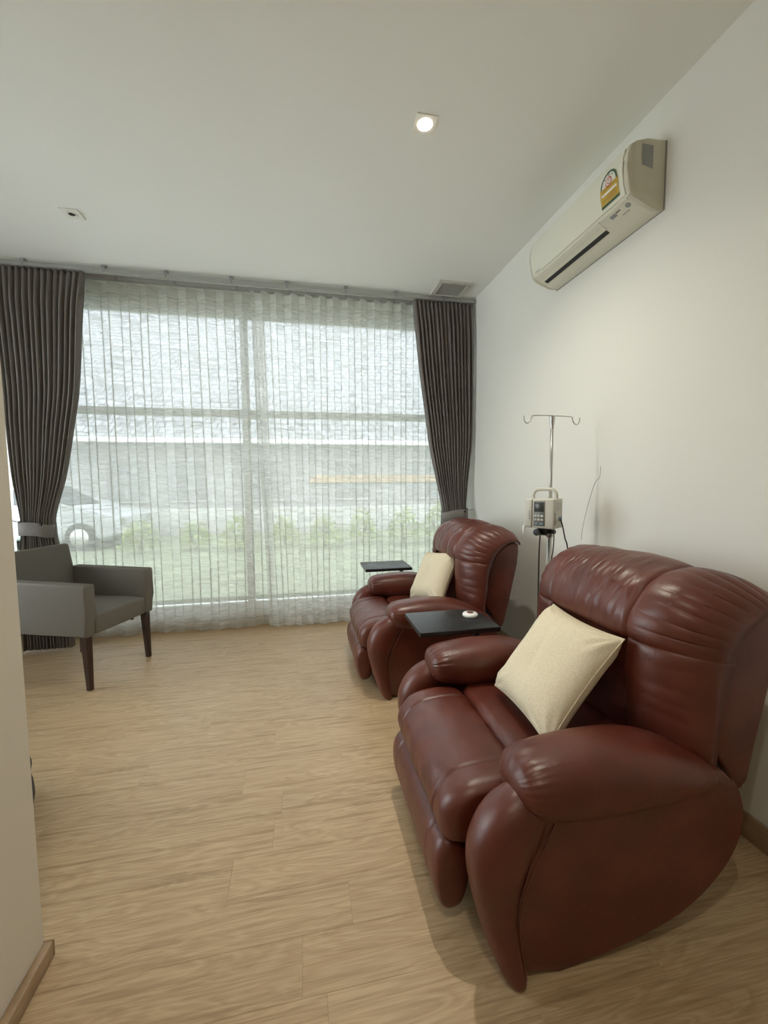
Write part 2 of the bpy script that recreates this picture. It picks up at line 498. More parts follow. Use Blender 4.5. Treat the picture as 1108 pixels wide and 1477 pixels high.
def make_recliner(label):
    L = M['leather']
    t = thing('recliner', label, 'recliner', group='red brown leather recliners')
    # side panels and front posts
    panel = [(.56, .012), (.79, .02), (1.0, .065), (1.11, .115), (1.2, .19), (1.25, .27), (1.265, .36), (1.235, .45), (1.17, .505),
             (1.0, .52), (.8, .52), (.64, .50), (.575, .35), (.53, .17)]
    panel = [tuple(p) for p in [(q.x, q.y) for q in catmull([(a, b, 0) for a, b in panel], 56, closed=True)]]
    zs = [0, .004, .012, .05, .12, .2, .295, .365, .425, .465, .492, .506, .512]
    xf = [.533, .520, .506, .487, .460, .437, .418, .422, .448, .482, .520, .55, .585]
    xr = [.54, .552, .565, .562, .552, .55, .57, .605, .640, .66, .65, .62, .57]
    yo = [.446, .456, .464, .466, .462, .455, .457, .457, .452, .442, .425, .405, .385]
    yi = [.39, .37, .352, .338, .325, .32, .315, .31, .31, .315, .33, .35, .375]
    for s in (-1, 1):
        a, b = sorted((s*.355, s*.468))
        prism('side_panel', panel, a, b, L, t, bev=.022, seg=4, angle=80)
        rings = []
        for i in range(49):
            f = i/48; f = f*f*(3-2*f)
            z = f*.512
            rings.append(superring((interp(zs, xf, z)+interp(zs, xr, z))/2, s*1.075*(interp(zs, yo, z)+interp(zs, yi, z))/2,
                                   max(.004, (interp(zs, xr, z)-interp(zs, xf, z))/2), max(.004, (interp(zs, yo, z)-interp(zs, yi, z))/2), z, 36, 2.5))
        po = loft('front_post', rings, L, t)
        # stitched seam where the post meets the panel
        sp = [(interp(zs, xr, z)-.012, s*(1.07*interp(zs, yo, z)-.012), z) for z in [.03, .1, .17, .25, .33, .4, .46, .5]]
        tube('seam', sp, .0022, L, po, sides=6, n=24)
        # arm pad
        ax = [.490, .493, .502, .52, .56, .65, .75, .9, 1.0, 1.1, 1.18, 1.225]
        ax = [v + .058*max(0, (1.2-v)/.71) - .03*max(0, (v-.9)/.325) for v in ax]
        at_ = [.518, .530, .548, .566, .582, .595, .601, .596, .578, .548, .518, .490]
        ab = [.495, .482, .462, .444, .424, .408, .402, .404, .414, .434, .452, .465]
        aw = [.020, .045, .072, .092, .105, .113, .116, .117, .116, .111, .095, .06]
        rings = []
        NA, NR = 80, 96
        for i in range(NA+1):
            f = i/NA
            x = .548 + .646*f**2.0
            zt, zb, w = interp(ax, at_, x), interp(ax, ab, x), interp(ax, aw, x)
            cz, hz = (zt+zb)/2, (zt-zb)/2
            ring = []
            for k in range(NR):
                q = 2*PI*k/NR
                c, sn = math.cos(q), math.sin(q)
                g = math.exp(-((x-.582)/.05)**2)
                ph = 15*q + 3*noise.noise((q*1.3, s*4.0, 2))
                rip = 1 + .060*g*(abs(math.sin(ph*.8))**.6 - .6)*(1 + .9*noise.noise((q*2, 7.7, s)))
                rip += .012*noise.noise((x*9, q*1.5, s*3.1))
                ring.append((x, s*.382 + rip*w*math.copysign(abs(c)**.8, c)*1.0, cz + rip*hz*math.copysign(abs(sn)**.86, sn)))
            rings.append(ring)
        ap = loft('arm_pad', rings, L, t)
        # piping along the front edge where the pad sits on the post
        pp = [(.562, s*(.382+.072*u), .462+.022*u*u) for u in [-1+k/8 for k in range(17)]]
        tube('piping', pp, .004, L, ap, sides=6)
        box('hinge_bracket', 1.16, 1.27, *sorted((s*.345, s*.395)), .36, .50, M['black'], t, bev=.01)

    # seat, leg roll, footrest: profiles swept across the width, with two sewn seams
    def sweep(name, prof, W, seams=(), n=180, nr=44, crown=.0, soft=.05, seam_d=.045, wr=.004):
        ring0 = catmull([(a, 0, b) for a, b in prof], nr, closed=True)
        cx = sum(p.x for p in ring0)/nr; cz = sum(p.z for p in ring0)/nr
        rings = []
        for i in range(n+1):
            f = -1 + 2*i/n
            yy = W*(.6*f + .4*math.sin(f*PI/2))
            d = (W-abs(yy))
            e = 1.0 if d > soft else math.sqrt(max(0, 1-((soft-d)/soft)**2))*.35 + .65
            if i in (0, n): e = .60
            sc = e
            for sm in seams: sc -= seam_d*crease(yy-sm, .0045)
            ring = []
            for k, p in enumerate(ring0):
                w = wr*noise.noise((yy*14, p.x*22, p.z*16))
                q = 1 + w/.12 + crown*(1-(yy/W)**2)
                ring.append((cx+(p.x-cx)*sc*q, yy, cz+(p.z-cz)*sc*q))
            rings.append(ring)
        return loft(name, rings, L, t)
    sweep('seat_cushion', [(1.14, .43), (1.0, .428), (.85, .432), (.74, .434), (.695, .424), (.675, .395), (.675, .33), (.75, .28), (1.0, .26), (1.14, .28)], .325, soft=.07, crown=.03)
    sweep('leg_roll', [(.682, .385), (.665, .425), (.61, .441), (.52, .441), (.45, .424), (.405, .388), (.383, .335), (.387, .285), (.412, .262), (.5, .25), (.62, .26), (.68, .31)],
          .312, seams=(-.205, .205), soft=.05)
    sweep('footrest', [(.425, .272), (.392, .268), (.369, .235), (.360, .18), (.367, .11), (.386, .058), (.41, .040), (.45, .052), (.475, .12), (.475, .23)],
          .302, seams=(-.205, .205), soft=.04, wr=.002)
    bm = bmesh.new()
    add_box(bm, .50, 1.16, -.345, .345, .05, .27, .02)
    from_bm('base_frame', bm, M['black'], t, smooth=True, angle=.6)
    for x in (.62, 1.0):
        for s in (-1, 1):
            lathe('foot_glide', [(.022, 0), (.024, .012), (.02, .06)], M['black'], t, c=(x, s*.26, 0), sides=12)

    # backrest shell
    shell = [(1.205, .535), (1.222, .64), (1.232, .74), (1.255, .82), (1.287, .873), (1.325, .910), (1.365, .934), (1.41, .946), (1.440, .934), (1.443, .88),
             (1.43, .80), (1.395, .64), (1.345, .405), (1.335, .380), (1.318, .378)]
    prism('back_shell', shell, -.412, .412, L, t, bev=.012, seg=3, angle=70)
    # backrest pads: one surface, cut along the seams
    C = [(1.13, .40), (1.09, .50), (1.078, .60), (1.072, .68), (1.068, .76), (1.066, .84), (1.078, .91), (1.118, .975), (1.18, 1.020), (1.255, 1.042), (1.335, 1.038), (1.40, 1.006), (1.440, .95)]
    E_ = [(1.20, .42), (1.205, .50), (1.21, .585), (1.22, .665), (1.232, .745), (1.25, .82), (1.272, .858), (1.302, .892), (1.335, .919), (1.368, .937), (1.40, .946), (1.425, .944), (1.438, .928)]
    HW = .428
    NV = 12
    def curve(P, v):
        x = v*NV
        return interp(range(NV+1), [p[0] for p in P], x), interp(range(NV+1), [p[1] for p in P], x)
    VS = 4.75/NV       # seam height on the wings and under the head roll
    YS = .215          # vertical seams
    def S(yy, v):
        tt = abs(yy)/HW
        g = math.sqrt(max(0, 1-tt**3.6))
        cx, cz = curve(C, v); ex, ez = curve(E_, v)
        x, z = ex+(cx-ex)*g, ez+(cz-ez)*g
        return x, z
    def pad(name, y0, y1, v0, v1, ny, nv, extra=None, groove=.011, gw=.009, edges=(1, 1, 1, 1)):
        verts = []
        for j in range(nv+1):
            v = v0+(v1-v0)*j/nv
            for i in range(ny+1):
                yy = y0+(y1-y0)*i/ny
                x, z = S(yy, v)
                h = 1e-3
                xa, za = S(yy, min(1, v+h)); xb, zb = S(yy, max(0, v-h))
                tx, tz = xa-xb, za-zb
                nl = math.hypot(tx, tz) or 1
                nx, nz = -tz/nl, tx/nl            # outward (forward / up)
                d = 0
                Lv = 1.05
                ds = []
                if edges[0]: ds.append(abs(yy-y0))
                if edges[1]: ds.append(abs(yy-y1))
                if edges[2]: ds.append(abs(v-v0)*Lv)
                if edges[3]: ds.append(abs(v-v1)*Lv)
                for q in ds: d -= groove*math.exp(-q/gw)
                d += .007*noise.noise((yy*9, v*11, 3.3))
                if extra: d += extra(yy, v, x, z)
                verts.append((x+nx*d, yy, z+nz*d))
        faces = []
        w = ny+1
        for j in range(nv):
            for i in range(ny):
                faces.append((j*w+i, j*w+i+1, (j+1)*w+i+1, (j+1)*w+i))
        o = mesh(name, verts, faces, L, t, recalc=False)
        md = o.modifiers.new('thick', 'SOLIDIFY'); md.thickness = .012; md.offset = -1
        return o
    def head(yy, v, x, z):
        k = math.sin((v-VS)/(1-VS)*PI)
        # gathered leather: soft vertical pleats that wander a little
        r1 = 1 - 2.2*abs(noise.noise((yy*26 + 1.5*v, v*4.5, 1.7)))
        r2 = 1 - 2.2*abs(noise.noise((yy*50 - 2.5*v, v*8.0, 6.1)))
        wq = .0056*max(-1, r1) + .0024*max(-1, r2) - .005
        return .010*k*(1-(yy/YS)**2) + wq*max(0, 1-((v-.58)/.20)**2) + .004*k
    def lumbar(yy, v, x, z):
        return -.034*max(0, 1-max(0, v-VS+.05)/.07*.2) + .016*(1-min(1, (yy/YS)**2))*math.sin(min(1, v/VS)*PI)
    def wing(yy, v, x, z):
        tt = (abs(yy)-YS)/(HW-YS)
        # gathers that radiate from the outer edge round the shoulder
        rip = abs(math.sin(58*v + 1.2*noise.noise((v*9, yy*3, 5)) + (1 if yy > 0 else 2.1)))**.7 - .55
        ga = .0115*rip*max(0, tt)**1.5*max(0, min(1, (1.02-tt)/.25))*(1 if v > VS else .35)
        return .008*math.sin(max(0, min(1, tt))*PI) + ga
    pad('head_roll', -YS, YS, VS, 1, 96, 100, head, edges=(1, 1, 1, 0))
    pad('lumbar_pad', -YS-.012, YS+.012, 0, VS+.02, 40, 40, lumbar, edges=(0, 0, 0, 0))
    for s in (-1, 1):
        a, b = sorted((s*YS, s*HW*.9995))
        ed = (0, 1) if s < 0 else (1, 0)
        pad('shoulder_pad', a, b, VS, 1, 44, 110, wing, edges=(*ed, 1, 0))
        pad('side_bolster', a, b, 0, VS, 44, 50, wing, edges=(*ed, 0, 1))
    return t

near_rec = make_recliner('large red brown leather recliner in the foreground, closest to the viewer')
near_rec.location = (0, 1.378, 0)
far_rec = dup(near_rec, (-.045, 2.86, 0), 0, 'red brown leather recliner farther back, nearest the curtained window')

# ------------------------------------------------------------------ throw cushions
def make_cushion(label):
    t = thing('throw_cushion', label, 'cushion', group='cream throw cushions on the recliners')
    A, T, N = .216, .074, 40
    verts = []; faces = []
    def P(u, v, side):
        x = A*u*(1-.07*(1-v*v)); y = A*v*(1-.07*(1-u*u))
        th = T*(max(0, (1-u**4)*(1-v**4)))**.55
        th *= 1 + .10*noise.noise((u*1.5, v*1.5, side*3))
        cr = 0
        for cu, cv in ((1, 1), (-1, 1), (1, -1), (-1, -1)):
            d = math.hypot(u-cu, v-cv)
            ang = math.atan2(v-cv, u-cu)
            cr += .006*math.sin(ang*13+side)*math.exp(-((d-.28)/.2)**2)
        cr += -.006*math.exp(-((u+.05+.18*v)/.06)**2)*(1-v*v)*(side > 0)
        return (x, y, side*(th+cr*min(1, th/.02)))
    for side in (1, -1):
        o = len(verts)
        for j in range(N+1):
            for i in range(N+1):
                u = math.sin((-1+2*i/N)*PI/2); v = math.sin((-1+2*j/N)*PI/2)
                verts.append(P(u, v, side))
        for j in range(N):
            for i in range(N):
                q = (o+j*(N+1)+i, o+j*(N+1)+i+1, o+(j+1)*(N+1)+i+1, o+(j+1)*(N+1)+i)
                faces.append(q if side > 0 else q[::-1])
    bm = bmesh.new()
    me = bpy.data.meshes.new('cover'); me.from_pydata(verts, [], faces)
    bm.from_mesh(me); bmesh.ops.remove_doubles(bm, verts=bm.verts, dist=1e-5)
    from_bm('cover', bm, M['cushion'], t, smooth=True)
    bpy.data.meshes.remove(me)
    edge = []
    for k in range(80):
        q = k/20
        s_, f = int(q), q-int(q)
        u, v = [(-1+2*f, -1), (1, -1+2*f), (1-2*f, 1), (-1, 1-2*f)][s_]
        p = P(u, v, 1); edge.append((p[0], p[1], 0))
    edge.append(edge[0])
    tube('edge_seam', edge, .0028, M['cushion'], t, sides=6)
    return t

def place_cushion(o, c, lean, spin, yaw=0):
    # local y = up the cushion, local z = front normal; faces -X, leaning back
    Rm = Matrix.Rotation(yaw, 4, 'Z') @ Matrix.Rotation(lean, 4, 'Y') @ Matrix(((0, 0, -1, 0), (-1, 0, 0, 0), (0, 1, 0, 0), (0, 0, 0, 1))) @ Matrix.Rotation(spin, 4, 'Z')
    o.matrix_world = Matrix.Translation(c) @ Rm
cu1 = make_cushion('cream cushion on the large foreground recliner')
place_cushion(cu1, (.912, 1.347, .650), math.radians(38), math.radians(2), math.radians(-5))
cu2 = dup(cu1, (0, 0, 0), 0, 'cream cushion on the farther recliner by the window')
place_cushion(cu2, (.938, 2.845, .655), math.radians(31), math.radians(9), math.radians(13))
cu2.scale = (.9, .9, .95)

# ------------------------------------------------------------------ side tables
def make_table(label, w, d, loc, rounded):
    t = thing('side_table', label, 'table', loc, group='black side tables beside the far recliner')
    # top: local x 0..w, y 0..d, z .6
    out = [(0, 0), (w, 0)]
    if rounded:
        for k in range(9):
            q = k/8*PI/2
            out.append((w-.12+.12*math.cos(q), d-.12+.12*math.sin(q)))
    else:
        out.append((w, d))
    out.append((0, d))
    prism('tabletop', out, .585, .61, M['black_wood'], t, bev=.002, seg=2, axis='z', angle=30)
    tube('post', [(w*.86, d*.5, .012), (w*.86, d*.5, .585)], .018, M['black'], t, sides=14)
    box('base_plate', w*.30, w*.98, d*.14, d*.86, 0, .012, M['black'], t, bev=.003)
    box('top_bracket', w*.55, w*.95, d*.35, d*.65, .575, .585, M['black'], t)
    return t
make_table('black wood side table between the two recliners, with a white call button on it', .425, .315, (.548, 1.868, 0), True)
make_table('black wood side table beyond the far recliner, against the sheer curtain', .41, .33, (.505, 3.372, 0), False)
cb = thing('call_button', 'small round white call button on the nearer black table', 'button', (.887, 2.055, .61))
lathe('body', [(.036, 0), (.041, .004), (.042, .012), (.038, .018), (.030, .021), (.0, .022)], mat('white_gloss_plastic', (.85, .84, .82), .3), cb, sides=28)
lathe('press_key', [(.0185, .0195), (.0185, .0235), (.016, .0245), (0, .0248)], mat('dark_red_key', (.16, .05, .05), .4), cb, sides=20)

# ------------------------------------------------------------------ armchair
def make_armchair():
    t = thing('armchair', 'grey upholstered armchair with dark wooden legs beside the left curtain', 'armchair', (-1.566, 3.244, 0), math.radians(-20.5))
    F = M['grey_fabric']
    # seat with a softly crowned top
    bm = bmesh.new()
    bmesh.ops.create_grid(bm, x_segments=24, y_segments=24, size=.5)
    for v in bm.verts:
        u, w = v.co.x*2, v.co.y*2
        v.co = Vector((.02+.288*u, .222*w, .485 + .022*(1-u**4)*(1-w**4) + .004*noise.noise((u*2, w*5, 1))*(1-w*w) + .006*u))
    r = bmesh.ops.extrude_face_region(bm, geom=list(bm.faces))
    for v in r['geom']:
        if isinstance(v, bmesh.types.BMVert): v.co.z = .362
    ob = from_bm('seat', bm, F, t, smooth=True)
    md = ob.modifiers.new('bevel', 'BEVEL'); md.width = .016; md.segments = 3; md.limit_method = 'ANGLE'; md.angle_limit = .9
    # arms
    for s in (-1, 1):
        a, b = sorted((s*.222, s*.302))
        out = [(-.33, .362), (.300, .362), (.312, .50), (.318, .69), (.31, .703), (-.33, .712)]
        prism('arm', out, a, b, F, t, bev=.016, seg=4, angle=70)
    # back: leaning slab with soft edges
    tilt = Matrix.Translation((-.275, 0, .36)) @ Matrix.Rotation(math.radians(-11), 4, 'Y')
    bm = bmesh.new()
    add_box(bm, -.085, .0, -.258, .258, 0, .54, .024, 4, tilt)
    from_bm('backrest', bm, F, t, smooth=True)
    # legs: tapered, slightly splayed
    for fx, s in ((1, -1), (1, 1), (-1, -1), (-1, 1)):
        cx, cy = (.262 if fx > 0 else -.285), s*.258
        rings = []
        for f in (0, .5, 1):
            z = .362*(1-f)
            h = .024-.009*f
            ox = cx + (.012*f if fx > 0 else -.035*f); oy = cy + s*.004*f
            rings.append([(ox-h, oy-h, z), (ox+h, oy-h, z), (ox+h, oy+h, z), (ox-h, oy+h, z)])
        o = loft('leg', rings, M['dark_wood'], t, smooth=False)
        md = o.modifiers.new('bevel', 'BEVEL'); md.width = .003; md.segments = 2
    # black bracket under the seat rail
    bm = bmesh.new()
    add_box(bm, .15, .23, .17, .21, .335, .362, .006)
    add_box(bm, .16, .22, .185, .195, .315, .34, .004)
    from_bm('seat_bracket', bm, M['black'], t)
    return t
make_armchair()

# grey footstool that peeks out from behind the partition
fs = thing('footstool', 'dark grey round padded footstool peeking out behind the left partition wall', 'footstool', (-1.325, 1.735, 0))
lathe('base', [(.10, 0), (.21, .004), (.225, .02), (.236, .08), (.232, .13), (.215, .155), (.1, .16)], M['dark_fabric'], fs, sides=40)
lathe('cushion_top', [(.10, .15), (.205, .155), (.226, .175), (.232, .205), (.222, .24), (.19, .262), (.10, .27), (0, .272)], M['dark_fabric'], fs, sides=40)

# ------------------------------------------------------------------ blackout curtains
def make_curtain(label, tab, folds, tz, seed, hook_x):
    t = thing('blackout_curtain', label, 'curtain', (0, 3.69, 0), group='taupe blackout curtains')
    zt = [r[0] for r in tab][::-1]; xl = [r[1] for r in tab][::-1]; xr = [r[2] for r in tab][::-1]
    NS, NZ = folds*16, 90
    Wtop = tab[0][2]-tab[0][1]
    verts, faces = [], []
    for j in range(NZ+1):
        z = .02 + (3.005-.02)*j/NZ
        a, b = interp(zt, xl, z), interp(zt, xr, z)
        w = (b-a)/Wtop
        pinch = math.exp(-((z-tz)/.20)**2)
        for i in range(NS+1):
            s = i/NS
            ph = 2*PI*folds*s
            n1 = noise.noise((s*folds*.9, seed, z*.45))
            topf = max(0, min(1, (3.005-z)/.25))
            amp = (.030 + .026*topf + .020*n1*topf)*(1-.30*pinch)
            ss = s + .030*noise.noise((s*4, seed+3, z*.8))*(1-w) + (.05/folds)*math.sin(ph*2)
            x = a+(b-a)*min(1.0, max(0, ss))
            yb = 0
            # at the tie the cloth bunches into a rounded bundle
            yb = -pinch*.045*math.sqrt(max(0, 1-(2*s-1)**2))
            rnd_ = abs(math.sin(ph/2 + .8*noise.noise((s*6, seed+9, z*.6))*(1-w*.7)))
            y_ = .022 - amp*rnd_**.62 + yb
            verts.append((x, y_, z))
    q = NS+1
    for j in range(NZ):
        for i in range(NS): faces.append((j*q+i, j*q+i+1, (j+1)*q+i+1, (j+1)*q+i))
    o = mesh('drape', verts, faces, M['curtain'], t, recalc=False)
    md = o.modifiers.new('thick', 'SOLIDIFY'); md.thickness = .003
    # tie-back: an oval band, a little lower at one side
    a, b = interp(zt, xl, tz), interp(zt, xr, tz)
    cx, hx, hy = (a+b)/2, (b-a)/2+.008, .085
    rings = []
    sgn = 1 if hook_x > cx else -1
    for k in range(41):
        p = 2*PI*k/40
        c, s_ = math.cos(p), math.sin(p)
        x = cx+hx*math.copysign(abs(c)**.8, c); y_ = hy*math.copysign(abs(s_)**.8, s_)-.02
        zc = tz - .015*math.cos(p)*(-sgn)*1.0 + .006*math.sin(3*p)
        h = .052
        rings.append([(x, y_, zc-h), (x*1.0, y_-.003*(1 if s_ < 0 else -1), zc), (x, y_, zc+h)])
    tb = loft('tieback', rings, M['tie'], t, cap=False, closed=False)
    md = tb.modifiers.new('thick', 'SOLIDIFY'); md.thickness = .006
    lathe('button', [(.0, -.008), (.009, -.006), (.011, 0), (.009, .004)], M['black'], tb, c=(cx+hx*.55, -hy-.016, tz+.04), sides=14, axis='y')
    tube('wall_hook', [(hook_x, .30 if hook_x < 1 else -.0, tz+.05), (cx+sgn*hx, .03, tz+.04)], .004, M['metal'], t, sides=8)
    # gliders on the track
    return t
tabL = [(3.02, -2.30, -1.645), (2.62, -2.275, -1.685), (2.1, -2.25, -1.735), (1.79, -2.245, -1.79), (1.415, -2.225, -1.865), (1.1, -2.185, -1.955), (.985, -2.183, -1.957), (.82, -2.205, -1.94), (.4, -2.22, -1.90), (0, -2.23, -1.88)]
tabR = [(3.02, 1.012, 1.60), (2.66, 1.045, 1.602), (2.3, 1.085, 1.603), (1.84, 1.15, 1.60), (1.68, 1.172, 1.593), (1.39, 1.235, 1.56), (1.1, 1.293, 1.535), (.985, 1.29, 1.54), (.8, 1.27, 1.55), (.4, 1.25, 1.57), (0, 1.24, 1.58)]
make_curtain('taupe blackout curtain gathered at the left end of the window', tabL, 15, 1.0, 1.0, -2.46)
make_curtain('taupe blackout curtain gathered at the right end of the window, beside the wall', tabR, 15, 1.03, 8.0, 1.615)

# ------------------------------------------------------------------ sheer curtains
def make_sheer(label, x0, x1, period, seed, ybase, amp=.024, lean=(0, 0)):
    t = thing('sheer_curtain', label, 'sheer curtain', (0, ybase, 0), group='white sheer curtains across the window')
    folds = round((x1-x0)/period)
    NS, NZ = folds*22, 70
    ztop, zbot = 3.02, .012
    verts, faces, uvs = [], [], []
    for j in range(NZ+1):
        f = j/NZ
        for i in range(NS+1):
            s = i/NS
            low = (1-f)
            # folds wander and open towards the hem
            wan = .35*low*noise.noise((s*folds*.22, seed, low*.8)) + .10*noise.noise((s*folds*.8, seed+2, 0))
            ph = 2*PI*folds*s
            big = low**1.5*.03*noise.noise((s*folds*.45, seed+5, 0.3*low))
            k = 1 + .5*noise.noise((s*folds*.6, seed+8, low*.5))*low
            z = zbot + (ztop-zbot)*f
            xx = x0+(x1-x0)*s + low*(lean[0]*max(0, 1-s*3) + lean[1]*max(0, s*3-2)) + period*(wan*.8) + .019*k*math.sin(2*ph)*(period/.15)
            y_ = amp*k*math.sin(ph) + big
            if j < 3: z += .006*math.sin(ph*.5+seed)
            # header tape arches between the gliders
            if f > .97: z += .010*(f-.97)/.03*math.cos(ph)
            verts.append((xx, y_, z)); uvs.append((s*(x1-x0)*1.8 + seed*10, z))
    q = NS+1
    for j in range(NZ):
        for i in range(NS): faces.append((j*q+i, j*q+i+1, (j+1)*q+i+1, (j+1)*q+i))
    o = mesh('voile', verts, faces, M['sheer'], t, recalc=False)
    ul = o.data.uv_layers.new(name='UVMap')
    for lp in o.data.loops: ul.data[lp.index].uv = uvs[lp.vertex_index]
    return t
make_sheer('white sheer curtain across the left half of the window', -2.28, -.31, .155, 1.0, 3.892, lean=(0, .05))
make_sheer('white sheer curtain across the right half of the window', -.42, 1.46, .122, 2.0, 3.832, lean=(.08, 0))

# ------------------------------------------------------------------ curtain tracks
def make_track(label, y0, z0, x0, x1, br):
    t = thing('curtain_track', label, 'curtain track', (0, y0, z0), group='ceiling curtain tracks')
    prism('rail', [(-.021, 0), (.018, 0), (.018, .024), (.014, .030), (-.017, .030), (-.021, .024)], x0, x1, M['track'], t, axis='x', angle=30)
    for x in br:
        bm = bmesh.new()
        add_box(bm, x-.014, x+.014, -.020, .020, .018, ZC-z0, .002)
        add_box(bm, x-.010, x+.010, -.022, -.016, -.004, .024)
        from_bm('bracket', bm, M['grey_label'], t)
    return t
brs = [-2.05, -1.5, -1.05, -.55, -.1, .40, .85, 1.3]
make_track('grey front curtain track on the ceiling carrying the taupe curtains', 3.685, 3.006, -2.45, 1.61, brs)
make_track('grey rear curtain track near the window carrying the white sheers', 3.857, 3.030, -2.45, 1.61, [x+.02 for x in brs])

# ------------------------------------------------------------------ air conditioner
def make_ac():
    Y0, Y1 = 1.638, 2.425
    t = thing('air_conditioner', 'cream wall mounted air conditioner with a yellow energy sticker', 'air conditioner', (XR, Y0, 2.565))
    LY = Y1-Y0
    # (p, z): p = distance from the wall
    body = [(0, 0), (.055, .0), (.105, .018), (.150, .036), (.176, .052), (.19, .10), (.196, .16), (.195, .21), (.180, .255), (.150, .275), (.09, .287), (0, .292)]
    prism('casing', [(-p, z) for p, z in body], .006, LY-.006, M['plastic'], t, bev=.008, seg=3, angle=40)
    for y0, y1 in ((0, .022), (LY-.022, LY)):
        prism('end_cap', [(-p*1.012, z*1.004-.001) for p, z in body[:-2]] + [(-.095, .292), (0, .295)], y0, y1, M['plastic_side'], t, bev=.006, seg=3, angle=40)
    fp = [(.183, .058), (.196, .10), (.203, .16), (.202, .205), (.190, .25), (.183, .252), (.190, .205), (.190, .16), (.184, .10), (.174, .06)]
    prism('front_panel', [(-p, z) for p, z in fp], .024, LY-.024, mat('front_panel_plastic', (.74, .74, .64), .33), t, bev=.002, seg=2, angle=40)
    # lower strip: louvre, dark outlet slot, display
    prism('outlet_slot', [(-.100, .012), (-.140, .029), (-.139, .034), (-.099, .017)], .215, LY-.05, M['black'], t)
    prism('louvre', [(-.124, .0205), (-.172, .046), (-.174, .050), (-.170, .052), (-.123, .026)], .205, LY-.045, M['plastic'], t, bev=.001, seg=1, angle=30)
    prism('louvre_lip', [(-.148, .033), (-.150, .034), (-.150, .037), (-.147, .036)], .205, LY-.045, M['plastic_side'], t)
    dp = prism('display_panel', [(-.112, .0185), (-.172, .046), (-.174, .051), (-.111, .0235)], .026, .20, M['plastic'], t, bev=.001, seg=1, angle=30)
    def on_strip(y0, y1, a0, a1, name, mt, h=.0008):
        # small print on the tilted display strip; a runs from the rear edge to the front edge
        def pt(a): return (-.112-.060*a, .0185+.0275*a)
        (xa, za), (xb, zb) = pt(a0), pt(a1)
        return mesh(name, [(xa, y0, za-h), (xb, y0, zb-h), (xb, y1, zb-h), (xa, y1, za-h)], [(0, 1, 2, 3)], mt, dp, smooth=False)
    on_strip(.115, .15, .45, .75, 'display_window', M['grey_label'])
    for i in range(3): on_strip(.088+.009*i, .093+.009*i, .62, .76, 'indicator', M['black'])
    on_strip(.060, .10, .18, .26, 'display_print', M['grey_label'])
    rg = lathe('receiver_ring', [(.007, -.0012), (.012, -.0015), (.012, .0), (.007, 0)], M['grey_label'], dp, sides=20)
    rg.matrix_local = Matrix.Translation((-.146, .048, .0335)) @ Matrix.Rotation(math.radians(24.6), 4, 'Y')
    eye = lathe('receiver_eye', [(.0065, -.0022), (.0, -.0023)], M['plastic'], dp, sides=16)
    eye.matrix_local = rg.matrix_local.copy()
    # grey rating label on the near end cap
    mesh('rating_label', [(-.125, -.0015, .175), (-.068, -.0015, .165), (-.068, -.0015, .262), (-.125, -.0015, .262)], [(0, 1, 2, 3)], M['grey_label'], t, smooth=False)
    mesh('cap_line', [(-.168, -.0012, .095), (-.165, -.0012, .095), (-.165, -.0012, .25), (-.168, -.0012, .25)], [(0, 1, 2, 3)], M['plastic_side'], t, smooth=False)
    # thin plate at the wall, dark grey in place of the shadow line
    box('shadow_gap_plate', -.004, 0, -.004, LY+.003, -.003, .291, M['grey_label'], t)
    # energy sticker: pieces of flat print following the panel curve
    def px(z): return -interp([p[1] for p in fp[:5]], [p[0] for p in fp[:5]], z)
    def flat(name, pts, mt, parent, lift):
        return mesh(name, [(px(z)-lift, y, z) for y, z in pts], [tuple(range(len(pts)))], mt, parent, smooth=False)
    sy, sz = .048, .072          # near edge, bottom
    W = .110
    st = flat('energy_sticker', [(sy, sz), (sy+W, sz), (sy+W, sz+.04), (sy+W, sz+.085), (sy, sz+.085), (sy, sz+.04)], mat('sticker_yellow', (.55, .36, .05), .5), t, .0022)
    dk = mat('sticker_green', (.03, .09, .05), .5); wh = mat('sticker_white', (.78, .76, .70), .5); rd = mat('sticker_red', (.50, .06, .03), .5)
    cy, cz = sy+W/2, sz+.080
    def arc(r0, r1, n=16):
        a = [(cy+r1*math.cos(PI*k/n), cz+r1*1.15*math.sin(PI*k/n)) for k in range(n+1)]
        b = [(cy+r0*math.cos(PI*k/n), cz+r0*1.15*math.sin(PI*k/n)) for k in range(n+1)]
        return a, b
    def strip(name, a, b, mt, lift):
        vs_ = [(px(z)-lift, y, z) for y, z in a+b]; n = len(a)
        return mesh(name, vs_, [(i, i+1, n+i+1, n+i) for i in range(n-1)], mt, st, smooth=False)
    a, b = arc(0, .051); strip('dial_face', a, b, wh, .0024)
    a, b = arc(.043, .051); strip('dial_rim', a, b, dk, .0028)
    circ = lambda r: [(cy+r*math.cos(2*PI*k/20), cz+.012+r*1.1*math.sin(2*PI*k/20)) for k in range(20)]
    flat('grade_ring', circ(.019), rd, st, .0031)
    flat('grade_disc', circ(.0145), wh, st, .0034)
    # digit 5 in red
    d5 = [(.006, .010), (-.006, .010), (-.0055, .001), (.002, .002), (.006, -.003), (.003, -.009), (-.006, -.009)]
    tube('grade_digit', [(px(cz)-.0040, cy-u, cz+.012+v) for u, v in [(-d[0], d[1]) for d in d5]], .0017, rd, st, sides=5)
    for q in range(3):
        ang = PI*(.28+.22*q)
        flat('dial_tick', [(cy+.036*math.cos(ang)+e*.003, cz+.036*1.15*math.sin(ang)+g*.003) for e, g in ((-1, -1), (1, -1), (1, 1), (-1, 1))], dk, st, .0031)
    flat('footer', [(sy, sz), (sy+W, sz), (sy+W, sz+.010), (sy, sz+.010)], dk, st, .0026)
